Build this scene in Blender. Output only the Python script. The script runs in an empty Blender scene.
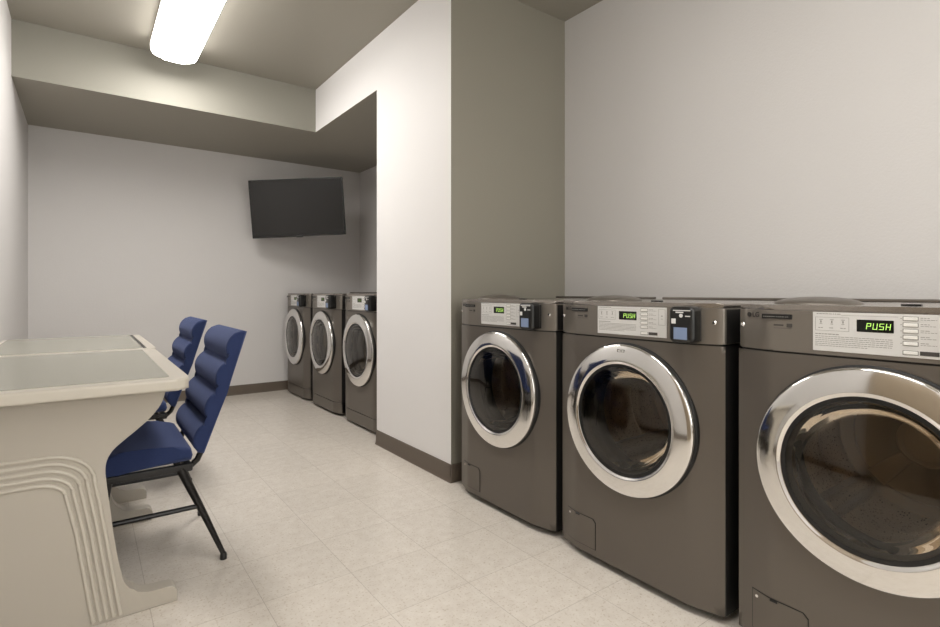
import bpy, bmesh, math, random
from mathutils import Vector, Matrix
random.seed(4)
C = bpy.context.scene.collection
PI = math.pi

# ------------------------------------------------------------------ camera, world, light, exposure
cam = bpy.data.cameras.new('camera')
camo = bpy.data.objects.new('camera', cam); C.objects.link(camo)
camo.location = (0, 0, 1.02)
camo.rotation_euler = (PI/2, 0, -math.radians(36.4))
cam.sensor_width = 36; cam.lens = 523/940*36
cam.shift_y = -21.5/940; cam.clip_start = 0.02
bpy.context.scene.camera = camo

w = bpy.data.worlds.new('world'); bpy.context.scene.world = w; w.use_nodes = True
w.node_tree.nodes['Background'].inputs[0].default_value = (1, .97, .93, 1)
w.node_tree.nodes['Background'].inputs[1].default_value = 1.1
vs = bpy.context.scene.view_settings
vs.view_transform = 'Standard'; vs.look = 'None'; vs.gamma = 1; vs.use_curve_mapping = False
vs.exposure = 1.85
LAMP = 6.0          # emission of the ceiling fixtures' diffusers
LAMP_COL = (1.0, .965, .92, 1)

# ------------------------------------------------------------------ materials
def s2l(c):
    return tuple(((v/255)/12.92 if v/255 <= .04045 else ((v/255+.055)/1.055)**2.4) for v in c) + (1,)
def mat(name, col, rough=.5, metal=0., bump=0., bscale=100., var=0., spec=.5, emit=None, es=0., coat=0., vscale=3.):
    m = bpy.data.materials.new(name); m.use_nodes = True
    nt = m.node_tree; b = nt.nodes['Principled BSDF']
    if max(col) > 1.001: col = s2l(col[:3])
    if len(col) == 3: col = tuple(col)+(1,)
    b.inputs['Base Color'].default_value = col
    b.inputs['Roughness'].default_value = rough
    b.inputs['Metallic'].default_value = metal
    b.inputs['Specular IOR Level'].default_value = spec
    b.inputs['Coat Weight'].default_value = coat
    if emit:
        b.inputs['Emission Color'].default_value = emit; b.inputs['Emission Strength'].default_value = es
    if bump or var:
        tc = nt.nodes.new('ShaderNodeTexCoord')
    if bump:
        n = nt.nodes.new('ShaderNodeTexNoise'); n.inputs['Scale'].default_value = bscale; n.inputs['Detail'].default_value = 4
        nt.links.new(tc.outputs['Object'], n.inputs['Vector'])
        bp = nt.nodes.new('ShaderNodeBump'); bp.inputs['Strength'].default_value = bump; bp.inputs['Distance'].default_value = .002
        nt.links.new(n.outputs['Fac'], bp.inputs['Height']); nt.links.new(bp.outputs['Normal'], b.inputs['Normal'])
    if var:
        n = nt.nodes.new('ShaderNodeTexNoise'); n.inputs['Scale'].default_value = vscale; n.inputs['Detail'].default_value = 5
        nt.links.new(tc.outputs['Object'], n.inputs['Vector'])
        mx = nt.nodes.new('ShaderNodeMix'); mx.data_type = 'RGBA'
        mx.inputs['A'].default_value = tuple(v*(1-var) for v in col[:3])+(1,)
        mx.inputs['B'].default_value = tuple(min(1, v*(1+var)) for v in col[:3])+(1,)
        nt.links.new(n.outputs['Fac'], mx.inputs['Factor']); nt.links.new(mx.outputs['Result'], b.inputs['Base Color'])
    return m

M = {}
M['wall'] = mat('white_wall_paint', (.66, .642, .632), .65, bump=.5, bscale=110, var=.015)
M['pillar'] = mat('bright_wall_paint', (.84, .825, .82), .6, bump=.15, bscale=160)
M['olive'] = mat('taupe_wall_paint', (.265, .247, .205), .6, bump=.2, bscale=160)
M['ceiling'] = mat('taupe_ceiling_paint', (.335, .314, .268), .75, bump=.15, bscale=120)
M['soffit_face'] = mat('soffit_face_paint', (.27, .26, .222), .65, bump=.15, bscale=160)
M['base'] = mat('brown_vinyl_baseboard', (.125, .098, .075), .45, bump=.1, bscale=60)
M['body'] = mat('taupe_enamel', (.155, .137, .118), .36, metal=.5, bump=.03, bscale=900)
M['side'] = mat('gap_shade_side', (.018, .017, .016), .5)  # near-black: shade of the gaps between machines put into the side colour
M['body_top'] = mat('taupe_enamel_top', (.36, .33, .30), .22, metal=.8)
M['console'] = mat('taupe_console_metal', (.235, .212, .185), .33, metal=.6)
M['led_dim'] = mat('dim_green_led', (.12, .2, .04), .5, emit=(.3, .5, .1, 1), es=.06)
M['black'] = mat('black_plastic', (.008, .008, .008), .35)
M['rubber'] = mat('black_rubber', (.006, .006, .006), .6)
M['chrome'] = mat('polished_chrome', (.84, .83, .815), .09, metal=1.)
M['steel'] = mat('brushed_steel', (.5, .47, .42), .28, metal=1.)
M['bronze'] = mat('drum_hub_metal', (.52, .42, .30), .35, metal=.25)
M['backplate'] = mat('drum_back_metal', (.32, .27, .21), .38, metal=.5)
M['sticker'] = mat('silver_label', (.72, .715, .70), .35, metal=.15)
M['ink'] = mat('dark_ink', (.06, .055, .05), .6)
M['inkgrey'] = mat('grey_ink', (.27, .26, .24), .6)
M['button'] = mat('white_button', (.82, .81, .78), .35)
M['display'] = mat('black_display', (.004, .006, .004), .15)
M['green'] = mat('green_led', (.2, .5, .05), .5, emit=(.42, .62, .15, 1), es=.36)
M['lcd'] = mat('blue_lcd', (.22, .29, .45), .25)
M['white'] = mat('white_print', (.75, .75, .74), .5)
M['emblem'] = mat('maker_emblem', (.03, .027, .025), .4)
M['desk'] = mat('cream_moulded_laminate', (.48, .44, .38), .38, var=.03)
M['desk_edge'] = mat('cream_desk_rim', (.56, .52, .45), .3)
M['desk_top'] = mat('grey_green_desk_laminate', (.34, .335, .28), .22, bump=.05, bscale=300)
M['legmetal'] = mat('black_powder_coat', (.012, .011, .011), .35, metal=.3)
M['caster'] = mat('grey_foot_cap', (.03, .03, .03), .4, metal=.4)
M['tvframe'] = mat('tv_bezel', (.006, .006, .006), .25)
M['tvscreen'] = mat('tv_screen', (.018, .017, .016), .2, spec=.35)
M['fixture'] = mat('white_fixture_metal', (.75, .74, .7), .45)
M['door'] = mat('tan_painted_door', (.30, .24, .17), .45, var=.05)

def fabric():
    m = mat('navy_woven_fabric', (.014, .028, .10), .9, bump=.6, bscale=900, var=.35, vscale=350)
    b = m.node_tree.nodes['Principled BSDF']
    b.inputs['Sheen Weight'].default_value = .35; b.inputs['Sheen Tint'].default_value = (.35, .42, .75, 1)
    return m
M['fabric'] = fabric()

def lens_mat(es=LAMP):
    m = bpy.data.materials.new('lit_diffuser'); m.use_nodes = True; nt = m.node_tree
    b = nt.nodes['Principled BSDF']; b.inputs['Base Color'].default_value = (.9, .9, .88, 1)
    b.inputs['Emission Color'].default_value = LAMP_COL; b.inputs['Emission Strength'].default_value = es
    return m
M['lens'] = lens_mat()
M['lens_end'] = mat('diffuser_end_cap', (.8, .79, .75), .4, emit=LAMP_COL, es=LAMP*.14)
M['lens_new'] = lens_mat(LAMP*1.6)
M['lens_side_new'] = mat('diffuser_side_new', (.8, .79, .75), .4, emit=LAMP_COL, es=LAMP*.5)
M['lens_side'] = mat('diffuser_side', (.8, .79, .75), .4, emit=LAMP_COL, es=LAMP*.4)

def glass_mat(name, tint, ior, rough=.0):
    m = bpy.data.materials.new(name); m.use_nodes = True; nt = m.node_tree
    nt.nodes.remove(nt.nodes['Principled BSDF'])
    t = nt.nodes.new('ShaderNodeBsdfTransparent'); t.inputs['Color'].default_value = tint
    g = nt.nodes.new('ShaderNodeBsdfGlossy'); g.inputs['Roughness'].default_value = rough
    g.inputs['Color'].default_value = (1, .98, .95, 1)
    f = nt.nodes.new('ShaderNodeFresnel'); f.inputs['IOR'].default_value = ior
    mx = nt.nodes.new('ShaderNodeMixShader')
    nt.links.new(f.outputs[0], mx.inputs[0]); nt.links.new(t.outputs[0], mx.inputs[1]); nt.links.new(g.outputs[0], mx.inputs[2])
    nt.links.new(mx.outputs[0], nt.nodes['Material Output'].inputs[0])
    return m
M['glass'] = glass_mat('smoked_door_glass', (.80, .75, .68, 1), 1.6)
M['glass_clear'] = glass_mat('clear_door_glass', (.92, .91, .88, 1), 1.6)
M['bowl'] = glass_mat('inner_glass_bowl', (.93, .91, .88, 1), 1.22)
M['pane'] = glass_mat('fill_window_glass', (.97, .98, .97, 1), 1.2)

def drum_mat(name, col, rough):
    m = mat(name, col, rough, metal=1.)
    nt = m.node_tree; b = nt.nodes['Principled BSDF']
    tc = nt.nodes.new('ShaderNodeTexCoord'); v = nt.nodes.new('ShaderNodeTexVoronoi'); v.inputs['Scale'].default_value = 110
    nt.links.new(tc.outputs['Object'], v.inputs['Vector'])
    r = nt.nodes.new('ShaderNodeValToRGB'); r.color_ramp.elements[0].position = .18; r.color_ramp.elements[1].position = .24
    r.color_ramp.elements[0].color = (.01, .01, .01, 1); r.color_ramp.elements[1].color = tuple(col)+(1,)
    nt.links.new(v.outputs['Distance'], r.inputs[0]); nt.links.new(r.outputs[0], b.inputs['Base Color'])
    return m
M['drum'] = drum_mat('perforated_washer_drum', (.62, .52, .38), .3)
M['drum_dry'] = drum_mat('perforated_dryer_drum', (.75, .72, .66), .22)

def floor_mat():
    m = bpy.data.materials.new('vinyl_floor_tile'); m.use_nodes = True; nt = m.node_tree; L = nt.links
    b = nt.nodes['Principled BSDF']
    tc = nt.nodes.new('ShaderNodeTexCoord')
    sep = nt.nodes.new('ShaderNodeSeparateXYZ'); L.new(tc.outputs['Object'], sep.inputs[0])
    def math_(op, a, bb=None):
        n = nt.nodes.new('ShaderNodeMath'); n.operation = op
        for i, v in enumerate((a, bb)):
            if v is None: continue
            if isinstance(v, (int, float)): n.inputs[i].default_value = v
            else: L.new(v, n.inputs[i])
        return n.outputs[0]
    T = .305; outs = []; cells = []
    for o, off in ((sep.outputs['X'], .475), (sep.outputs['Y'], 1.48)):
        u = math_('DIVIDE', math_('SUBTRACT', o, off-30*T), T)
        fr = math_('FRACT', u); cells.append(math_('FLOOR', u))
        d = math_('MINIMUM', fr, math_('SUBTRACT', 1.0, fr))
        outs.append(d)
    d = math_('MULTIPLY', math_('MINIMUM', outs[0], outs[1]), T)
    joint = math_('MULTIPLY', math_('LESS_THAN', d, .0010), .5)
    cv = nt.nodes.new('ShaderNodeCombineXYZ'); L.new(cells[0], cv.inputs[0]); L.new(cells[1], cv.inputs[1])
    wn = nt.nodes.new('ShaderNodeTexWhiteNoise'); wn.noise_dimensions = '3D'; L.new(cv.outputs[0], wn.inputs['Vector'])
    n1 = nt.nodes.new('ShaderNodeTexNoise'); n1.inputs['Scale'].default_value = 22; n1.inputs['Detail'].default_value = 8; n1.inputs['Roughness'].default_value = .7
    L.new(tc.outputs['Object'], n1.inputs['Vector'])
    n2 = nt.nodes.new('ShaderNodeTexNoise'); n2.inputs['Scale'].default_value = 120; n2.inputs['Detail'].default_value = 3
    L.new(tc.outputs['Object'], n2.inputs['Vector'])
    r1 = nt.nodes.new('ShaderNodeValToRGB'); r1.color_ramp.elements[0].position = .3; r1.color_ramp.elements[1].position = .62
    r1.color_ramp.elements[0].color = (.655, .595, .53, 1); r1.color_ramp.elements[1].color = (.74, .69, .625, 1)
    L.new(n1.outputs['Fac'], r1.inputs[0])
    r2 = nt.nodes.new('ShaderNodeValToRGB'); r2.color_ramp.elements[0].position = .58; r2.color_ramp.elements[1].position = .68
    r2.color_ramp.elements[0].color = (1, 1, 1, 1); r2.color_ramp.elements[1].color = (.78, .73, .66, 1)
    L.new(n2.outputs['Fac'], r2.inputs[0])
    mx = nt.nodes.new('ShaderNodeMix'); mx.data_type = 'RGBA'; mx.blend_type = 'MULTIPLY'; mx.inputs['Factor'].default_value = 1
    L.new(r1.outputs[0], mx.inputs['A']); L.new(r2.outputs[0], mx.inputs['B'])
    hv = nt.nodes.new('ShaderNodeHueSaturation'); L.new(mx.outputs['Result'], hv.inputs['Color'])
    L.new(math_('ADD', math_('MULTIPLY', wn.outputs['Value'], .04), .98), hv.inputs['Value'])
    m2 = nt.nodes.new('ShaderNodeMix'); m2.data_type = 'RGBA'; m2.inputs['B'].default_value = (.30, .25, .20, 1)
    L.new(joint, m2.inputs['Factor']); L.new(hv.outputs[0], m2.inputs['A'])
    L.new(m2.outputs['Result'], b.inputs['Base Color'])
    b.inputs['Roughness'].default_value = .2; b.inputs['Specular IOR Level'].default_value = .45
    bp = nt.nodes.new('ShaderNodeBump'); bp.inputs['Strength'].default_value = .12; bp.inputs['Distance'].default_value = .002
    L.new(n1.outputs['Fac'], bp.inputs['Height']); L.new(bp.outputs[0], b.inputs['Normal'])
    return m
M['floor'] = floor_mat()

# ------------------------------------------------------------------ mesh helpers
class MB:
    """collects several shapes into one mesh"""
    def __init__(s): s.bm = bmesh.new()
    def _bev(s, geom_edges, b, seg):
        if b > 0: bmesh.ops.bevel(s.bm, geom=geom_edges, offset=b, segments=seg, profile=.5, affect='EDGES', clamp_overlap=True)
    def box(s, x0, x1, y0, y1, z0, z1, b=0., seg=2, rot=None):
        mtx = Matrix.Translation(((x0+x1)/2, (y0+y1)/2, (z0+z1)/2))
        if rot: mtx = mtx @ rot
        mtx = mtx @ Matrix.Diagonal((x1-x0, y1-y0, z1-z0, 1))
        r = bmesh.ops.create_cube(s.bm, size=1, matrix=mtx)
        es = list({e for v in r['verts'] for e in v.link_edges})
        s._bev(es, b, seg); return s
    def prism(s, pts, a0, a1, f, b=0., seg=2, caps=True):
        """pts: 2D outline; f(u,v,a) -> 3D"""
        n = len(pts)
        v0 = [s.bm.verts.new(f(u, v, a0)) for u, v in pts]
        v1 = [s.bm.verts.new(f(u, v, a1)) for u, v in pts]
        fs = []
        for i in range(n):
            j = (i+1) % n; fs.append(s.bm.faces.new((v0[i], v0[j], v1[j], v1[i])))
        c0 = s.bm.faces.new(list(reversed(v0))); c1 = s.bm.faces.new(v1)
        if b > 0: s._bev(list(c0.edges)+list(c1.edges), b, seg)
        return s
    def lathe(s, prof, n=72, axis='Y', cx=0, cy=0, cz=0, closed=False):
        """prof: (r, a) pairs, a along the axis"""
        rings = []
        for r, a in prof:
            ring = []
            if r < 1e-6:
                v = s.bm.verts.new({'Y': (cx, cy+a, cz), 'Z': (cx, cy, cz+a), 'X': (cx+a, cy, cz)}[axis]); ring = [v]*n
            else:
                for k in range(n):
                    t = 2*PI*k/n; c, q = r*math.cos(t), r*math.sin(t)
                    ring.append(s.bm.verts.new({'Y': (cx+c, cy+a, cz+q), 'Z': (cx+c, cy+q, cz+a), 'X': (cx+a, cy+c, cz+q)}[axis]))
            rings.append(ring)
        pairs = list(zip(rings, rings[1:]))
        if closed: pairs.append((rings[-1], rings[0]))
        for A, B in pairs:
            for k in range(n):
                l = (k+1) % n; vs_ = []
                for v in (A[k], B[k], B[l], A[l]):
                    if v not in vs_: vs_.append(v)
                if len(vs_) >= 3:
                    try: s.bm.faces.new(vs_)
                    except ValueError: pass
        return s
    def tube(s, pts, r, n=10, square=False, cap=True):
        pts = [Vector(p) for p in pts]; rings = []
        up = Vector((0, 0, 1))
        for i, p in enumerate(pts):
            d = (pts[min(i+1, len(pts)-1)]-pts[max(i-1, 0)]).normalized()
            u = up if abs(d.dot(up)) < .95 else Vector((0, 1, 0))
            a = d.cross(u).normalized(); b = a.cross(d).normalized()
            rr = r[i] if isinstance(r, (list, tuple)) else r
            if square:
                rings.append([s.bm.verts.new(p+a*rr*x+b*rr*y) for x, y in ((-1, -1), (1, -1), (1, 1), (-1, 1))])
            else:
                rings.append([s.bm.verts.new(p+a*rr*math.cos(2*PI*k/n)+b*rr*math.sin(2*PI*k/n)) for k in range(n)])
        m = len(rings[0])
        for A, B in zip(rings, rings[1:]):
            for k in range(m): s.bm.faces.new((A[k], A[(k+1) % m], B[(k+1) % m], B[k]))
        if cap: s.bm.faces.new(rings[0][::-1]); s.bm.faces.new(rings[-1])
        return s
    def build(s, name, m, parent=None, smooth=35, loc=None):
        bmesh.ops.recalc_face_normals(s.bm, faces=s.bm.faces)
        me = bpy.data.meshes.new(name); s.bm.to_mesh(me); s.bm.free()
        for mm in (m if isinstance(m, list) else [m]): me.materials.append(mm)
        if smooth:
            me.shade_smooth(); me.set_sharp_from_angle(angle=math.radians(smooth))
        o = bpy.data.objects.new(name, me); C.objects.link(o)
        if smooth:
            wn = o.modifiers.new('weighted_normals', 'WEIGHTED_NORMAL'); wn.keep_sharp = True; wn.weight = 80
        if parent: o.parent = parent
        if loc: o.location = loc
        return o

def thing(name, label, cat, loc=(0, 0, 0), rz=0, group=None):
    o = bpy.data.objects.new(name, None); C.objects.link(o); o.empty_display_size = .1
    o.location = loc; o.rotation_euler = (0, 0, rz); o['label'] = label; o['category'] = cat
    if group: o['group'] = group
    return o
def struct(o, label=None):
    o['kind'] = 'structure'
    if label: o['label'] = label; 
    return o
def copy_tree(o, parent=None):
    c = o.copy(); C.objects.link(c)
    if parent: c.parent = parent
    for ch in list(o.children): copy_tree(ch, c)
    return c
def text_mesh(name, txt, size, m, parent, loc, rot=(PI/2, 0, 0), ext=.0003, sx=1.):
    cu = bpy.data.curves.new(name, 'FONT'); cu.body = txt; cu.size = size; cu.extrude = ext; cu.offset = size*.008
    cu.align_x = 'CENTER'; cu.align_y = 'CENTER'; cu.resolution_u = 3
    t = bpy.data.objects.new(name+'_source', cu); C.objects.link(t)
    bpy.context.view_layer.update()
    dg = bpy.context.evaluated_depsgraph_get()
    me = bpy.data.meshes.new_from_object(t.evaluated_get(dg)); me.name = name
    bpy.data.objects.remove(t); me.materials.clear(); me.materials.append(m)
    for v in me.vertices: v.co.x *= sx
    o = bpy.data.objects.new(name, me); C.objects.link(o); o.parent = parent
    o.location = loc; o.rotation_euler = rot
    return o

# ------------------------------------------------------------------ the room
XL, XR, YB, YF, ZC, ZS = -.370, 2.46, -2.1, 5.55, 2.74, 2.38
PX, PY0, PY1, SY = 1.584, 2.32, 3.205, 4.36
T = .12; XF = 2.53
struct(MB().box(XL-T, XF+T, YB-T, YF+T, -.1, 0).build('floor', M['floor'], smooth=0), 'cream speckled square vinyl tile floor')
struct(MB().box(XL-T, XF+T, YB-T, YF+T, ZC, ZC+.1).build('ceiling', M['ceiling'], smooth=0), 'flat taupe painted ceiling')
struct(MB().box(XL-T, XL, YB-T, YF+T, 0, ZC).build('wall_left', M['wall'], smooth=0), 'white wall behind the desks')

struct(MB().box(XR, XR+T, YB-T, PY0+.05, 0, ZC).build('wall_right', M['wall'], smooth=0), 'white textured wall behind the near washers')
struct(MB().box(XF, XF+T, PY0+.05, YF+T, 0, ZC).build('wall_alcove', M['wall'], smooth=0), 'white side wall of the far alcove')
struct(MB().box(XL, XF, YF, YF+T, 0, ZC).build('wall_far', M['wall'], smooth=0), 'white far wall with the television')
WX0, WX1, WZ0, WZ1 = -.15, 2.25, .45, 2.45
m = MB().box(XL, XR, YB-T, YB, 0, WZ0).box(XL, XR, YB-T, YB, WZ1, ZC).box(XL, WX0, YB-T, YB, WZ0, WZ1).box(WX1, XR, YB-T, YB, WZ0, WZ1)
struct(m.build('wall_back', M['wall'], smooth=0))
m = MB()
for x in (WX0+.02, (WX0+WX1)/2, WX1-.02): m.box(x-.02, x+.02, YB-.08, YB-.03, WZ0, WZ1)
for z in (WZ0+.02, WZ1-.02): m.box(WX0, WX1, YB-.08, YB-.03, z-.02, z+.02)
wf = struct(m.build('fill_window_1', M['fixture'], smooth=0))  # made-up window, added to let world light in as fill
MB().box(WX0+.03, WX1-.03, YB-.058, YB-.052, WZ0+.03, WZ1-.03).build('fill_window_pane', M['pane'], wf, smooth=0)
# projecting wall between the two alcoves; its end faces are painted taupe
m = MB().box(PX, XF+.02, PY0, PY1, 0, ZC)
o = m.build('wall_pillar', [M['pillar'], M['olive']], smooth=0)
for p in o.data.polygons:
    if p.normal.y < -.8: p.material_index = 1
struct(o, 'projecting white wall with a taupe end face')
# L-shaped dropped soffit
f = lambda u, v, a: (u, v, a)
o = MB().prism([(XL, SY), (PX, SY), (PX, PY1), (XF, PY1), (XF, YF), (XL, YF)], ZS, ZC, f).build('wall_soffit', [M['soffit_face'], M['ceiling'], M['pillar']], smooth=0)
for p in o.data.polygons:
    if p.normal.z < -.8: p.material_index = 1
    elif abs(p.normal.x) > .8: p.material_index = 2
struct(o, 'dropped L-shaped soffit with taupe underside')
# baseboards with a coved toe
def baseboard(name, p0, p1, nx, ny):
    prof = [(0, 0), (.016, 0), (.013, .004), (.009, .012), (.007, .03), (.007, .09), (.004, .094), (0, .094)]
    d = Vector((p1[0]-p0[0], p1[1]-p0[1]))
    g = lambda u, v, a: (p0[0]+d.x*a+nx*u, p0[1]+d.y*a+ny*u, v)
    return struct(MB().prism(prof, 0, 1, g).build(name, M['base'], smooth=30))
baseboard('baseboard_far', (XL, YF), (XF, YF), 0, -1)
baseboard('baseboard_pillar', (PX, PY0-.016), (PX, PY1), -1, 0)
baseboard('baseboard_pillar_end', (PX-.007, PY0), (XR, PY0), 0, -1)
baseboard('baseboard_left', (XL, .99), (XL, YF), 1, 0)
baseboard('baseboard_right', (XR, YB), (XR, PY0), -1, 0)
baseboard('baseboard_back', (XL, YB), (XR, YB), 0, 1)
# panelled door in the left wall beside the camera (its reflection shows in the nearest washer)
d = MB().box(XL, XL+.03, .08, .98, 0, 2.05, b=.003)
for k in range(4):
    d.box(XL+.03, XL+.042, .13+k*.21, .30+k*.21, .12, 1.93, b=.008)
d = struct(d.build('door_1', M['door'])); 
# ceiling fixtures
def fixture(name, x, y0, y1, label, mats=('lens', 'lens_end', 'lens_side')):
    t = thing(name, label, 'ceiling light', (x, (y0+y1)/2, ZC), 0, 'wraparound ceiling lights')
    L = (y1-y0)/2
    MB().box(-.14, .14, -L, L, -.045, 0, b=.004).build('housing', M['fixture'], t)
    # wraparound lens: rounded section, closed rounded ends
    prof = []
    for k in range(13):
        a = PI*k/12; c, s_ = math.cos(a), math.sin(a)
        prof.append((.143*math.copysign(abs(c)**.6, c), -.043-.082*s_**.55))
    df = MB().prism(prof, -L-.01, L+.01, lambda u, v, a: (u, a, v), b=.025, seg=4)
    df = df.build('diffuser', [M[k] for k in mats], t, smooth=50)
    for p in df.data.polygons:
        if abs(p.normal.y) > .5: p.material_index = 1
        elif p.normal.z > -.5: p.material_index = 2
    return t
fixture('ceiling_light', .50, 2.92, 4.13, 'lit white wraparound ceiling light in front of the soffit', ('lens_new', 'lens_end', 'lens_side_new'))
fixture('ceiling_light', .75, -.1, 1.12, 'unseen lit wraparound ceiling light added above the camera, facing the near washers')  # out of view, added as a light source for the near room
fixture('ceiling_light', .75, -1.75, -.53, 'unseen lit wraparound ceiling light added farthest back, behind the camera')  # out of view, added to brighten the room from behind

# ------------------------------------------------------------------ washers and dryers
W2 = .337
def bow(x):
    s_ = max(0, abs(x)-.235)/(W2-.235)
    return .032*s_**1.08
def plan(y_back, off=0., inset=0.):
    pts = []
    xs = [-W2+inset] + [-.31, -.285, -.26, -.24, -.225, -.1, 0, .1, .225, .24, .26, .285, .31] + [W2-inset]
    for x in xs: pts.append((x, bow(x)+off))
    # small rounded vertical edges
    pts[0] = (pts[0][0]+.006, pts[0][1]-.003); pts.insert(0, (-W2+inset, bow(W2)+off+.008))
    pts[-1] = (pts[-1][0]-.006, pts[-1][1]-.003); pts.append((W2-inset, bow(W2)+off+.008))
    return pts + [(W2-inset, y_back), (-W2+inset, y_back)]
ident = lambda u, v, a: (u, v, a)
ZD = .5725           # door centre height
SEAM = .857

def machine(name, label, cat, group, dryer=False):
    t = thing(name, label, cat, (0, 0, 0), 0, group)
    depth = .74
    # cabinet: bowed front with a round opening, sides, back, bottom
    m = MB(); bm = m.bm
    z0, z1, R0 = .028, SEAM-.004, .250
    if dryer: z0 = .112
    def front(z0, z1):
        angs = [2*PI*k/96 for k in range(96)]
        for cx in (-W2, W2):
            for cz in (z0, z1): angs.append(math.atan2(cz-ZD, cx) % (2*PI))
        angs = sorted(set(round(a, 6) for a in angs)); K = 12; rows = []
        for k in range(K+1):
            row = []
            for a in angs:
                c, s_ = math.cos(a), math.sin(a)
                lim = min(W2/abs(c) if abs(c) > 1e-6 else 9, ((z1-ZD) if s_ > 0 else (ZD-z0))/abs(s_) if abs(s_) > 1e-6 else 9)
                r = R0+(lim-R0)*k/K
                x = r*c; row.append(bm.verts.new((x, bow(x), ZD+r*s_)))
            rows.append(row)
        inner = [bm.verts.new((R0*math.cos(a), .06, ZD+R0*math.sin(a))) for a in angs]
        rows.insert(0, inner)
        for A, B in zip(rows, rows[1:]):
            for k in range(len(angs)):
                l = (k+1) % len(angs); bm.faces.new((A[k], A[l], B[l], B[k]))
    front(z0, z1)
    zb = .028
    yb = bow(W2)
    for sx in (-1, 1):
        q = [bm.verts.new(p) for p in ((sx*W2, yb, z0), (sx*W2, yb, z1), (sx*W2, depth, z1), (sx*W2, depth, zb), (sx*W2, yb+.01, zb))]
        bm.faces.new(q)
    for pts in (((-W2, depth, zb), (W2, depth, zb), (W2, depth, z1), (-W2, depth, z1)),
                ((-W2, yb, zb), (W2, yb, zb), (W2, depth, zb), (-W2, depth, zb))):
        bm.faces.new([bm.verts.new(p) for p in pts])
    bmesh.ops.remove_doubles(bm, verts=bm.verts, dist=.0005)
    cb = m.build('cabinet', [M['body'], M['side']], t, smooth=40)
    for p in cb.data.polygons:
        if abs(p.normal.x) > .99: p.material_index = 1  # side faces get the painted gap shade
    if dryer:
        MB().prism(plan(.1, .001), .022, .107, ident, b=.003).build('kick_panel', M['body'], t)
        MB().prism(plan(.1, .008, .003), .104, .114, ident).build('panel_gap', M['black'], t)
    # base plinth and feet
    MB().prism(plan(depth-.05, .03, .02), .012, .03, ident).build('plinth', M['black'], t)
    for x in (-.28, .28):
        for y in (.11, .66):
            MB().lathe([(0, 0), (.022, 0), (.022, .006), (.012, .012), (.012, .03), (0, .03)], 20, 'Z', x, y, 0).build('foot', M['rubber'], t)
    # dark seam then the control console
    MB().prism(plan(depth, .007, .003), SEAM-.006, SEAM+.005, ident).build('console_gap', M['black'], t)
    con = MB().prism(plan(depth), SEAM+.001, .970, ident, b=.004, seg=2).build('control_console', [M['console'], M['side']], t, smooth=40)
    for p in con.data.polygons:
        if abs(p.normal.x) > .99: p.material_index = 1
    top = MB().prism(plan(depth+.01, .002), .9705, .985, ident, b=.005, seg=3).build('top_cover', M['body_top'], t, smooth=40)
    MB().box(-.325, .325, .705, .75, .985, .996, b=.004).build('rear_ledge', M['body'], t)
    if not dryer:
        # low domed dispenser lid, near the front left of the top
        lx, ly = -.172, .15
        lid = MB()
        lid.lathe([(.108, 0), (.107, .005), (.098, .011), (.077, .017), (.045, .0215), (0, .023)], 56, 'Z', lx, ly, .984)
        lid.build('dispenser_lid', M['body'], t, smooth=60)
        MB().box(.03, .07, .10, .115, .985, .990, b=.001).build('lid_catch', M['black'], t)
    # side screws
    for x in (-.323, .308):
        MB().lathe([(0, -.004), (.004, -.004), (.007, -.001), (.007, .004)], 18, 'Y', x, bow(x), .925).build('screw', M['chrome'], t)
    # ---------------- label with display and buttons
    Y = -.0015
    pl = MB().box(-.149, .138, Y, .004, .868, .972-.004, b=.0007, seg=1)
    pl = pl.build('control_label', M['sticker'], con)
    d = MB().box(-.052, .022, Y-.001, 0, .922, .952, b=.0006, seg=1).build('display', M['display'], con)
    # seven-segment word
    seg = MB()
    SEG = {'P': 'abefg', 'U': 'bcdef', 'S': 'afgcd', 'H': 'bcefg'}
    cw, ch, th, gap = .0090, .0150, .0014, .0054
    x = -.052+.0195; zc = .9365
    for c in 'PUSH':
        P = {'a': (0, cw, ch-th, ch), 'd': (0, cw, 0, th), 'g': (0, cw, ch/2-th/2, ch/2+th/2),
             'f': (0, th, ch/2+.0004, ch), 'e': (0, th, 0, ch/2-.0004), 'b': (cw-th, cw, ch/2+.0004, ch), 'c': (cw-th, cw, 0, ch/2-.0004)}
        for k in SEG[c]:
            a, b_, e, g = P[k]; sl = Y-.0016
            zz = zc-ch/2
            q = [(x+a+(e)*.12, zz+e), (x+b_+(e)*.12, zz+e), (x+b_+g*.12, zz+g), (x+a+g*.12, zz+g)]
            seg.prism(q, sl, sl+.0007, lambda u, v, w_: (u, w_, v))
        x += cw+gap-.0015
    seg.build('display_digits', M['led_dim' if dryer else 'green'], con, smooth=0)
    bz = (.958, .9435, .929, .9145, .900, .879)
    for z in bz:
        MB().box(.0385, .0675, Y-.0007, 0, z-.0052, z+.0052).build('button_surround', M['inkgrey'], con, smooth=0)
        MB().box(.040, .066, Y-.002, 0, z-.0038, z+.0038, b=.0008, seg=1).build('button', M['button'], con)
    MB().box(.070, .104, Y-.0008, 0, .8745, .884).build('start_tag', M['ink'], con, smooth=0)
    # printed matter: fine unreadable lines, icons and frames
    pr = MB(); e = Y-.0003
    def bar(x0, x1, z, h=.0009): pr.box(x0, x1, e, Y+.001, z-h/2, z+h/2)
    def frame(x0, x1, z0_, z1_, h=.0007):
        bar(x0, x1, z0_, h); bar(x0, x1, z1_, h)
        pr.box(x0, x0+h, e, Y+.001, z0_, z1_); pr.box(x1-h, x1, e, Y+.001, z0_, z1_)
    def words(x0, x1, z, h, rnd):
        x = x0
        while x < x1-.002:
            l = min(rnd.uniform(.003, .009), x1-x); bar(x, x+l, z, h); x += l+.0014
    rnd = random.Random(3)
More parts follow.
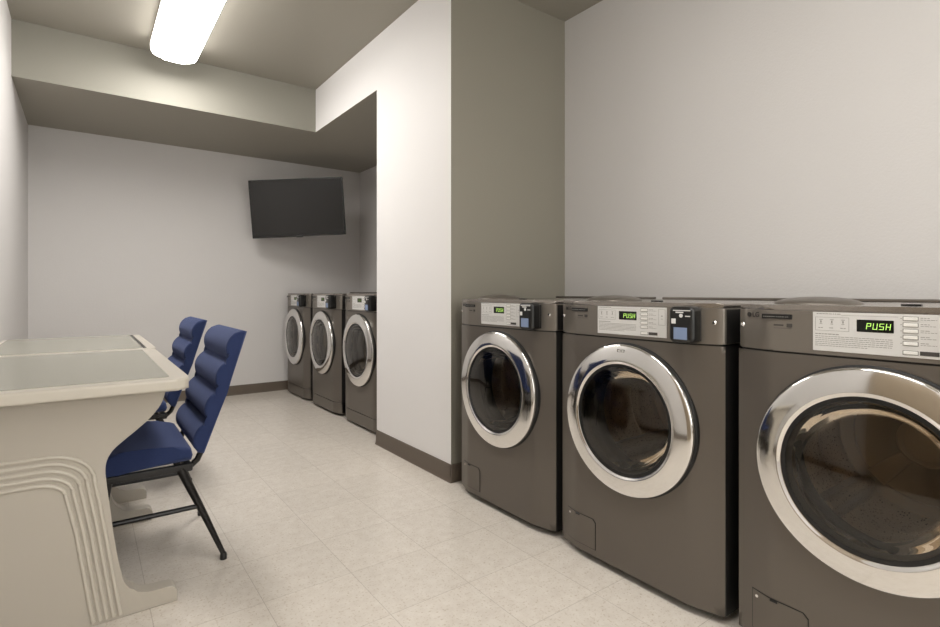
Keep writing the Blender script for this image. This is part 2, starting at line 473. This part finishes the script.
    words(-.140, -.085, .964, .0018, rnd); bar(-.085, .03, .961, .0006)
    frame(-.143, -.068, .921, .955)
    for k in range(3):
        xi = -.130+k*.0245
        bar(xi-.004, xi+.004, .949, .0014); bar(xi-.0015, xi+.0015, .9435, .006); bar(xi-.003, xi+.003, .938, .0014); words(xi-.006, xi+.006, .928, .0016, rnd)
    words(-.143, -.09, .912, .002, rnd)
    for k in range(6): words(-.143, .02 if k < 5 else -.03, .906-k*.0048, .0013, rnd)
    for z in bz[:-1]:
        words(.071, .087, z+.002, .0014, rnd); words(.071, .10, z-.0022, .0011, rnd)
        pr.box(.0345, .0365, e, Y+.001, z-.001, z+.001)
    frame(.108, .133, .91, .962); bar(.118, .123, .94, .003); bar(.117, .124, .93, .0012)
    pr.build('printed_text', M['inkgrey'], con, smooth=0)
    for o_ in con.children: o_.location.x += .021
    # maker's emblem, name plate and fine line at the left
    yb2 = bow(-.30)
    em = MB(); em.lathe([(0, -.0008), (.0068, -.0008), (.0068, .001)], 28, 'Y', 0, 0, 0)
    em = em.build('emblem_disc', M['emblem'], con); em.location = (-.300, bow(-.300)-.0012, .955); em.rotation_euler = (0, 0, -.32)
    text_mesh('emblem_letters', 'LG', .0195, M['emblem'], con, (-.2785, bow(-.2785)-.0016, .955), (PI/2, 0, -.32))
    MB().box(-.256, -.178, -.003, .012, .946, .959, b=.0005, seg=1).build('name_plate', M['black'], con)
    ln = MB(); rn = random.Random(5)
    for k_ in range(14): ln.box(-.252+k_*.0048, -.252+k_*.0048+rn.uniform(.002, .004), -.0033, 0, .9512, .9528)
    ln.build('name_plate_print', M['inkgrey'], con, smooth=0)
    ln = MB(); ln.box(-.225, -.2, -.0008, .002, .927, .931); ln.box(-.192, -.178, -.0008, .002, .924, .934); ln.box(-.225, -.178, -.0007, .002, .9205, .9212)
    ln.build('capacity_print', M['ink'], con, smooth=0)
    # ---------------- card reader
    rd = MB().box(.176, .272, -.006, .03, .866, .968, b=.004).build('card_reader_bracket', M['black'], t)
    rb = MB().box(.198, .284, -.056, 0, .862, .975, b=.016, seg=5).build('card_reader', M['black'], t)
    MB().box(.207, .252, -.0572, -.055, .873, .910, b=.0005, seg=1).build('card_reader_screen', M['lcd'], rb)
    MB().box(.199, .214, -.0572, -.055, .9215, .937, b=.0005, seg=1).build('card_reader_sticker', M['white'], rb)
    k = MB()
    k.box(.205, .262, -.0569, -.055, .9615, .964); k.box(.214, .24, -.0569, -.055, .955, .959)
    k.lathe([(0, -.0012), (.006, -.0012), (.006, 0)], 18, 'Y', .232, -.056, .947); k.box(.246, .262, -.0569, -.055, .944, .947)
    k.build('card_reader_print', M['white'], rb)
    for o_ in rb.children: o_.location.x += .012

    # ---------------- hatch at the bottom left
    if not dryer:
        hx0, hx1, hz0, hz1 = -.288, -.140, .055, .165
        hp = [(hx0, hz0), (hx1, hz0), (hx1, hz1-.012), (hx1-.012, hz1), (hx0, hz1)]
        def hf(off): return lambda u, v, a: (u, bow(u)+a+off, v)
        def subdiv(pts, n=8):
            out = []
            for i, p in enumerate(pts):
                q = pts[(i+1) % len(pts)]
                for k_ in range(n): out.append((p[0]+(q[0]-p[0])*k_/n, p[1]+(q[1]-p[1])*k_/n))
            return out
        def strips(pts, y0, y1, name, mt, par):
            # vertical strips so the cover follows the bowed front
            mm = MB(); X = [hx0+(hx1-hx0)*i/12 for i in range(13)]
            x_lo, x_hi = min(p[0] for p in pts), max(p[0] for p in pts)
            zl, zh = min(p[1] for p in pts), max(p[1] for p in pts)
            X = [x_lo+(x_hi-x_lo)*i/12 for i in range(13)]
            top_ = [zh-max(0, (x_-(x_hi-.012))) for x_ in X]
            ring = [[mm.bm.verts.new((x_, bow(x_)+yy, zz)) for (yy, zz) in ((y1, zl), (y0, zl), (y0, tz), (y1, tz))] for x_, tz in zip(X, top_)]
            for A, B in zip(ring, ring[1:]):
                for j in range(4): mm.bm.faces.new((A[j], B[j], B[(j+1) % 4], A[(j+1) % 4]))
            mm.bm.faces.new(ring[0]); mm.bm.faces.new(ring[-1][::-1])
            return mm.build(name, mt, par, smooth=30)
        gp = [(hx0-.0024, hz0-.0024), (hx1+.0022, hz0-.0024), (hx1+.0022, hz1+.002), (hx0-.0024, hz1+.002)]
        strips(gp, -.0012, .003, 'hatch_gap', M['black'], t)
        h = strips(hp, -.0028, .004, 'filter_hatch', M['body'], t)
        MB().lathe([(0, -.002), (.004, -.002), (.004, .002)], 16, 'Y', hx0+.014, bow(hx0+.014)-.002, hz1-.014).build('hatch_screw', M['chrome'], h)
        MB().box(-.235, -.215, bow(-.225)-.0045, bow(-.225), hz1-.006, hz1+.001, b=.001, seg=1).build('hatch_notch', M['black'], h)
    # ---------------- door
    dr = thing('door', '', '', (0, 0, 0)); dr.parent = t
    del dr['label']; del dr['category']
    bpy.data.objects.remove(dr)
    seal = MB().lathe([(.245, .03), (.245, -.006), (.251, -.0075), (.264, -.0075), (.2685, -.004), (.269, .03)], 96, 'Y', 0, 0, ZD).build('door_seal', M['rubber'], t)
    RI = .199
    ringp = [(.257, .01), (.2635, -.010), (.264, -.018), (.262, -.0225), (.257, -.0255), (.245, -.0285), (.232, -.0312), (.218, -.0337), (RI+.007, -.0352), (RI+.003, -.0345), (RI, -.031), (RI-.004, -.030), (RI-.005, .01)]
    ring = MB().lathe(ringp, 128, 'Y', 0, 0, ZD).build('door_ring', M['chrome'], t, smooth=50)
    MB().lathe([(RI-.004, -.029), (RI-.015, -.029), (RI-.018, -.02), (RI-.020, .01), (RI-.004, .01)], 96, 'Y', 0, 0, ZD, closed=True).build('inner_trim', M['black'], ring)
    gl = []
    for k in range(9):
        r = (RI-.012)*(1-k/8); gl.append((r, -.0275-.017*(1-(r/(RI-.012))**2)))
    MB().lathe(gl, 96, 'Y', 0, 0, ZD).build('door_glass', M['glass_clear' if dryer else 'glass'], ring, smooth=80)
    bw = [(RI-.024, -.01), (RI-.03, .03), (RI-.045, .07), (RI-.07, .10), (RI-.11, .118), (.05, .124), (0, .125)]
    MB().lathe(bw, 96, 'Y', 0, 0, ZD).build('glass_bowl', M['bowl'], ring, smooth=80)
    # gasket and drum
    MB().lathe([(.250, .055), (.250, .085), (.22, .095), (.205, .075), (.198, .085), (.198, .12), (.215, .13), (.235, .13)], 96, 'Y', 0, 0, ZD).build('gasket', M['rubber' if not dryer else 'steel'], t, smooth=40)
    dm = M['drum_dry'] if dryer else M['drum']
    dp = [(.235, .128), (.25, .14), (.255, .16), (.255, .22), (.25, .226), (.255, .232), (.255, .36), (.25, .366), (.255, .372), (.255, .50), (.24, .52)]
    drum = MB().lathe(dp, 96, 'Y', 0, 0, ZD).build('drum', dm, t, smooth=40)
    MB().lathe([(.242, .52), (.20, .515), (.19, .50), (.08, .49), (.06, .485), (.0, .485)], 96, 'Y', 0, 0, ZD).build('drum_back', M['steel'] if dryer else M['backplate'], drum, smooth=40)
    for k in range(3):
        a = PI/2+k*2*PI/3+.3
        fin = MB(); c, s_ = math.cos(a), math.sin(a)
        def ff(u, v, w_, c=c, s_=s_):   # u tangential, v radial
            return (c*v-s_*u, w_, ZD+s_*v+c*u)
        fin.prism([(-.04, .256), (-.022, .225), (-.010, .205), (.010, .205), (.022, .225), (.04, .256)], .15, .50, ff, b=.006)
        fin.build('drum_fin', dm if dryer else M['drum'], drum, smooth=60)
        sp = MB(); sp.prism([(-.016, .05), (-.03, .19), (.03, .19), (.016, .05)], .474, .495, lambda u, v, w_, c=c, s_=s_: (c*v-s_*u, w_, ZD+s_*v+c*u), b=.006)
        sp.build('drum_spoke', M['bronze'], drum, smooth=60)
    MB().lathe([(.074, .49), (.074, .466), (.068, .46), (.060, .463), (.056, .468), (0, .468)], 48, 'Y', 0, 0, ZD).build('drum_hub', M['bronze'], drum)
    return t

wash = machine('washing_machine', 'x', 'washing machine', 'front loading washers by the near right wall')
FX = 1.54
spots = [(1.868, 'dark taupe front loading washer beside the projecting wall, smallest of the near three', 0),
         (1.158, 'dark taupe front loading washer in the middle of the near three', 0),
         (.443, 'largest, nearest dark taupe washer at the right edge, cut off, green PUSH display', 0)]
for i, (y, lab, dx) in enumerate(spots):
    o = wash if i == 0 else copy_tree(wash)
    o.location = (FX+dx, y, 0); o.rotation_euler = (0, 0, -PI/2); o['label'] = lab
o = [c for c in bpy.data.objects if c.name.startswith('door_ring') and c.parent and 'middle of the near' in c.parent.get('label', '')][0]
mk = MB()
for x0, x1, z0_, z1_ in ((-.016, .012, .2455, .2467), (-.016, .012, .237, .2382), (-.016, -.0148, .237, .2467), (.0108, .012, .237, .2467), (-.006, .003, .2405, .243)):
    mk.box(x0, x1, -.0318, -.026, ZD+z0_, ZD+z1_)
mk.build('door_mark', M['inkgrey'], o, smooth=0)
dry = machine('dryer', 'x', 'dryer', 'front loading dryers in the far alcove', dryer=True)
DX = 1.66
for i, (y, lab) in enumerate([(5.13, 'taupe dryer farthest away against the far wall, under the television'),
                              (4.40, 'taupe dryer in the middle of the three in the far alcove'),
                              (3.65, 'taupe dryer in the far alcove partly hidden by the projecting white wall')]):
    o = dry if i == 0 else copy_tree(dry)
    o.location = (DX, y, 0); o.rotation_euler = (0, 0, -PI/2); o.scale = (1, 1, 1.022); o['label'] = lab

# ------------------------------------------------------------------ television
tv = thing('television', 'black flat television angled out from the far wall corner above the dryers', 'television', (1.66, 5.06, 1.835))
tv.rotation_euler = Matrix.Rotation(-math.radians(33), 4, 'Z').to_euler()
TW, TH = .445, .277
sub = []
sub.append(MB().box(-TW, TW, -.012, .02, -TH, TH, b=.004, seg=3).build('bezel', M['tvframe'], tv))
sub.append(MB().box(-TW+.012, TW-.012, -.0135, 0, -TH+.018, TH-.012, b=.0005, seg=1).build('screen', M['tvscreen'], tv))
sub.append(MB().box(-.30, .30, .018, .05, -.2, .17, b=.014, seg=3).build('rear_housing', M['tvframe'], tv))
sub.append(MB().box(-.03, .03, -.014, .01, -TH-.007, -TH+.012, b=.003).build('logo_tab', M['caster'], tv))
tilt = Matrix.Rotation(math.radians(2.2), 4, 'Y').inverted() @ Matrix.Rotation(math.radians(-4), 4, 'X')
for s_ in sub: s_.matrix_basis = Matrix.Rotation(math.radians(-3.1), 4, 'Y') @ Matrix.Rotation(math.radians(4), 4, 'X')
# mount arm back to the far wall
Ri = Matrix.Rotation(math.radians(33), 3, 'Z')
wallpt = Ri @ Vector((0.10, YF-5.06-.015, 0))
MB().tube([(0, .055, 0), (.10, .22, 0), tuple(wallpt)], .016, square=True).build('mount_arm', M['legmetal'], tv)
wp = MB(); wp.box(-.06, .06, -.012, .012, -.11, .11, b=.003)
wp = wp.build('wall_plate', M['legmetal'], tv); wp.matrix_basis = Matrix.Translation(wallpt) @ Matrix.Rotation(math.radians(33), 4, 'Z')

# ------------------------------------------------------------------ desks
DZ = .75
def rounded(pts, r, n=6, which=None):
    out = []
    N = len(pts)
    for i, p in enumerate(pts):
        rr = r if which is None or i in which else 0
        P = Vector(p); A = Vector(pts[i-1]); B = Vector(pts[(i+1) % N])
        if rr <= 0: out.append(tuple(p)); continue
        a = (A-P).normalized(); b = (B-P).normalized()
        ang = a.angle(b); dd = min(rr/math.tan(ang/2), (A-P).length*.49, (B-P).length*.49)
        s_, e = P+a*dd, P+b*dd
        for k in range(n+1):
            t_ = k/n; out.append(tuple((1-t_)**2*s_+2*t_*(1-t_)*P+t_*t_*e))
    return out
def px2xz(px, py, Y=1.965):
    l = (px-470)/523; t_ = math.radians(36.4); F = (math.sin(t_), math.cos(t_)); R = (math.cos(t_), -math.sin(t_))
    dx, dy = F[0]+l*R[0], F[1]+l*R[1]; tt = Y/dy
    return dx*tt, 1.02-(py-292)/523*tt
LEG = [(.218, .712), (.212, .69), (.200, .655), (.172, .617), (.135, .583), (.098, .553), (.071, .528), (.056, .50), (.052, .47), (.055, .43), (.066, .33), (.079, .22), (.093, .14), (.103, .105), (.125, .075), (.155, .060), (.19, .055), (.225, .055), (.240, .047), (.248, .03), (.248, 0), (-.355, 0), (-.355, .712)]
def smooth_path(P, n=5):
    out = []
    for i in range(len(P)-1):
        p0, p1, p2, p3 = (Vector(P[max(i-1, 0)]), Vector(P[i]), Vector(P[i+1]), Vector(P[min(i+2, len(P)-1)]))
        for k in range(n):
            t_ = k/n
            out.append(tuple(.5*((2*p1)+(p2-p0)*t_+(2*p0-5*p1+4*p2-p3)*t_*t_+(3*p1-p0-3*p2+p3)*t_**3)))
    out.append(tuple(P[-1])); return out
LEG = smooth_path(LEG[:20], 3)+LEG[20:]
def desk(y0, y1, label, far_round=False):
    t = thing('desk', label, 'desk', (-.055, (y0+y1)/2, 0), 0, 'cream desks along the left wall')
    ox, oy = .055, -(y0+y1)/2
    X0, X1 = XL+.004, (.280 if far_round else .270)
    P = lambda u, v, a: (u+ox, v+oy, a)
    # rim: raised border around the inset top
    out = rounded([(X0, y0), (X1, y0), (X1, y1), (X0, y1)], .045, 8, which=(1, 2) if not far_round else (1, 2, 3))
    MB().prism(out, DZ-.037, DZ, P, b=.009, seg=4).build('desk_top', M['desk_edge'], t, smooth=50)
    bd = .052
    ins = rounded([(X0+.018, y0+bd), (X1-bd, y0+bd), (X1-bd, y1-.03), (X0+.018, y1-.03)], .012, 5)
    MB().prism(ins, DZ-.004, DZ+.0012, P, b=.001, seg=1).build('inset_surface', M['desk_top'], t, smooth=40)
    if far_round:
        MB().box(X1-bd-.001+ox, X1-bd+.014+ox, y0+.05+oy, y1-.05+oy, DZ-.004, DZ+.0015).build('dark_inlay', M['black'], t, smooth=0)
    # apron
    MB().box(X0+.02+ox, X1-.075+ox, y0+.13+oy, y0+.15+oy+(y1-y0-.28), DZ-.10, DZ-.042, b=.004).build('apron', M['desk'], t)
    # moulded end panels
    for yy in (y0+.115, y1-.175):
        lp = MB().prism(LEG, yy, yy+.055, lambda u, v, a: (u+ox, a+oy, v), b=.017, seg=5).build('end_panel', M['desk'], t, smooth=40)
        for side in (-1, 1):
            ys = yy if side < 0 else yy+.055
            for k in range(5):
                # nested raised ribs turning a rounded corner and running down to the floor
                o_ = k*.0215
                top_z = .535-o_*.92; xb = .036-o_*.80
                path = [(-.34, top_z), (xb-.13+o_*.5, top_z)]
                cx, cz = xb-.13+o_*.5, top_z-.085+o_*.5
                rx, rz_ = xb+.0-cx-.012, top_z-cz
                for q in range(1, 13):
                    a = PI/2*q/12; path.append((cx+rx*math.sin(a), cz+rz_*math.cos(a)))
                path += [(xb+.012, .30), (xb+.038, .12), (xb+.054, .012)]
                rib = MB().tube([(u+ox, ys+side*.0005+oy, v) for u, v in path], .0062, n=10)
                rib.build('moulded_rib', M['desk_edge'], lp, smooth=70)
    return t
desk(1.85, 2.912, 'nearest cream moulded desk with ribbed end panel and grey inset top')
desk(2.918, 3.93, 'farther cream desk butted against the nearest one along the left wall', True)

# ------------------------------------------------------------------ chairs
def chair():
    t = thing('desk_chair', 'x', 'chair', (0, 0, 0), 0, 'navy upholstered chairs at the desks')
    # local: faces -X; seat width along Y
    hw = .245
    # seat cushion: side profile prism with waterfall front
    prof = [(-.235, .41), (-.228, .432), (-.20, .452), (-.14, .463), (-.06, .464), (.02, .455), (.06, .447), (.080, .438), (.086, .412), (.08, .395), (-.15, .386), (-.205, .380), (-.228, .385)]
    m = MB().prism(prof, -hw, hw, lambda u, v, a: (u, a, v), b=.020, seg=4)
    m.build('seat', M['fabric'], t, smooth=60)
    fr = MB()
    for sy in (-1, 1): fr.box(-.20, .085, sy*.225-.012, sy*.225+.012, .358, .382, b=.003)
    fr.box(-.20, -.176, -.225, .225, .352, .376, b=.003); fr.box(.062, .085, -.225, .225, .352, .376, b=.003)
    fr.build('seat_frame', M['legmetal'], t)
    # back: four padded rolls over a shell, leaning back
    lean = math.radians(18.5)
    bx, bz = .120, .412; H = .475
    ux, uz = math.sin(lean), math.cos(lean); nx, nz = -uz, ux    # n points to the front
    def bp(s_, d): return (bx+ux*s_+nx*d, bz+uz*s_+nz*d)
    outline = [bp(0, -.004)]
    R = 4; seglen = H/R
    for k in range(R):
        for q in range(9):
            if q == 8 and k < R-1: continue
            u = q/8; outline.append(bp(k*seglen+u*seglen, .018+.034*(max(0, math.sin(PI*u))**.6)))
    outline += [bp(H+.004, .01), bp(H+.004, -.006), bp(H*.5, -.010)]
    m = MB().prism(outline, -.238, .238, lambda u, v, a: (u, a, v), b=.010, seg=3)
    m.build('backrest', M['fabric'], t, smooth=50)
    # legs, splayed
    for sy in (-1, 1):
        y = sy*.225
        l = MB().tube([(.045, y, .368), (.12, y, .19), (.187, y*1.09, .022)], [.016, .0125, .009], n=12)
        l = l.build('leg', M['legmetal'], t)
        MB().lathe([(0, 0), (.0125, 0), (.0125, .016), (.010, .024), (0, .024)], 16, 'Z', .188, y*1.09, 0).build('foot_cap', M['caster'], l)
        l = MB().tube([(-.175, y, .365), (-.205, y, .15), (-.225, y*1.05, .022)], [.014, .0125, .010], n=12).build('leg', M['legmetal'], t)
        MB().lathe([(0, 0), (.0125, 0), (.0125, .016), (.010, .024), (0, .024)], 16, 'Z', -.226, y*1.05, 0).build('foot_cap', M['caster'], l)
        MB().tube([(-.198, y, .215), (.107, y, .215)], .009, n=10).build('stretcher', M['legmetal'], t)
        MB().tube([(.08, y*.9, .364), (.105, y*.9, .385), (.125, y*.9, .43)], .011, n=10).build('back_bracket', M['legmetal'], t)
    return t
ch = chair()
ch.location = (.24, 2.415, 0); ch['label'] = 'nearest navy upholstered chair with a ribbed back at the near desk'
c2 = copy_tree(ch)
c2.location = (.265, 3.39, 0); c2.rotation_euler = (0, 0, math.radians(0)); c2['label'] = 'farther navy chair, mostly hidden behind the nearest chair and desk'
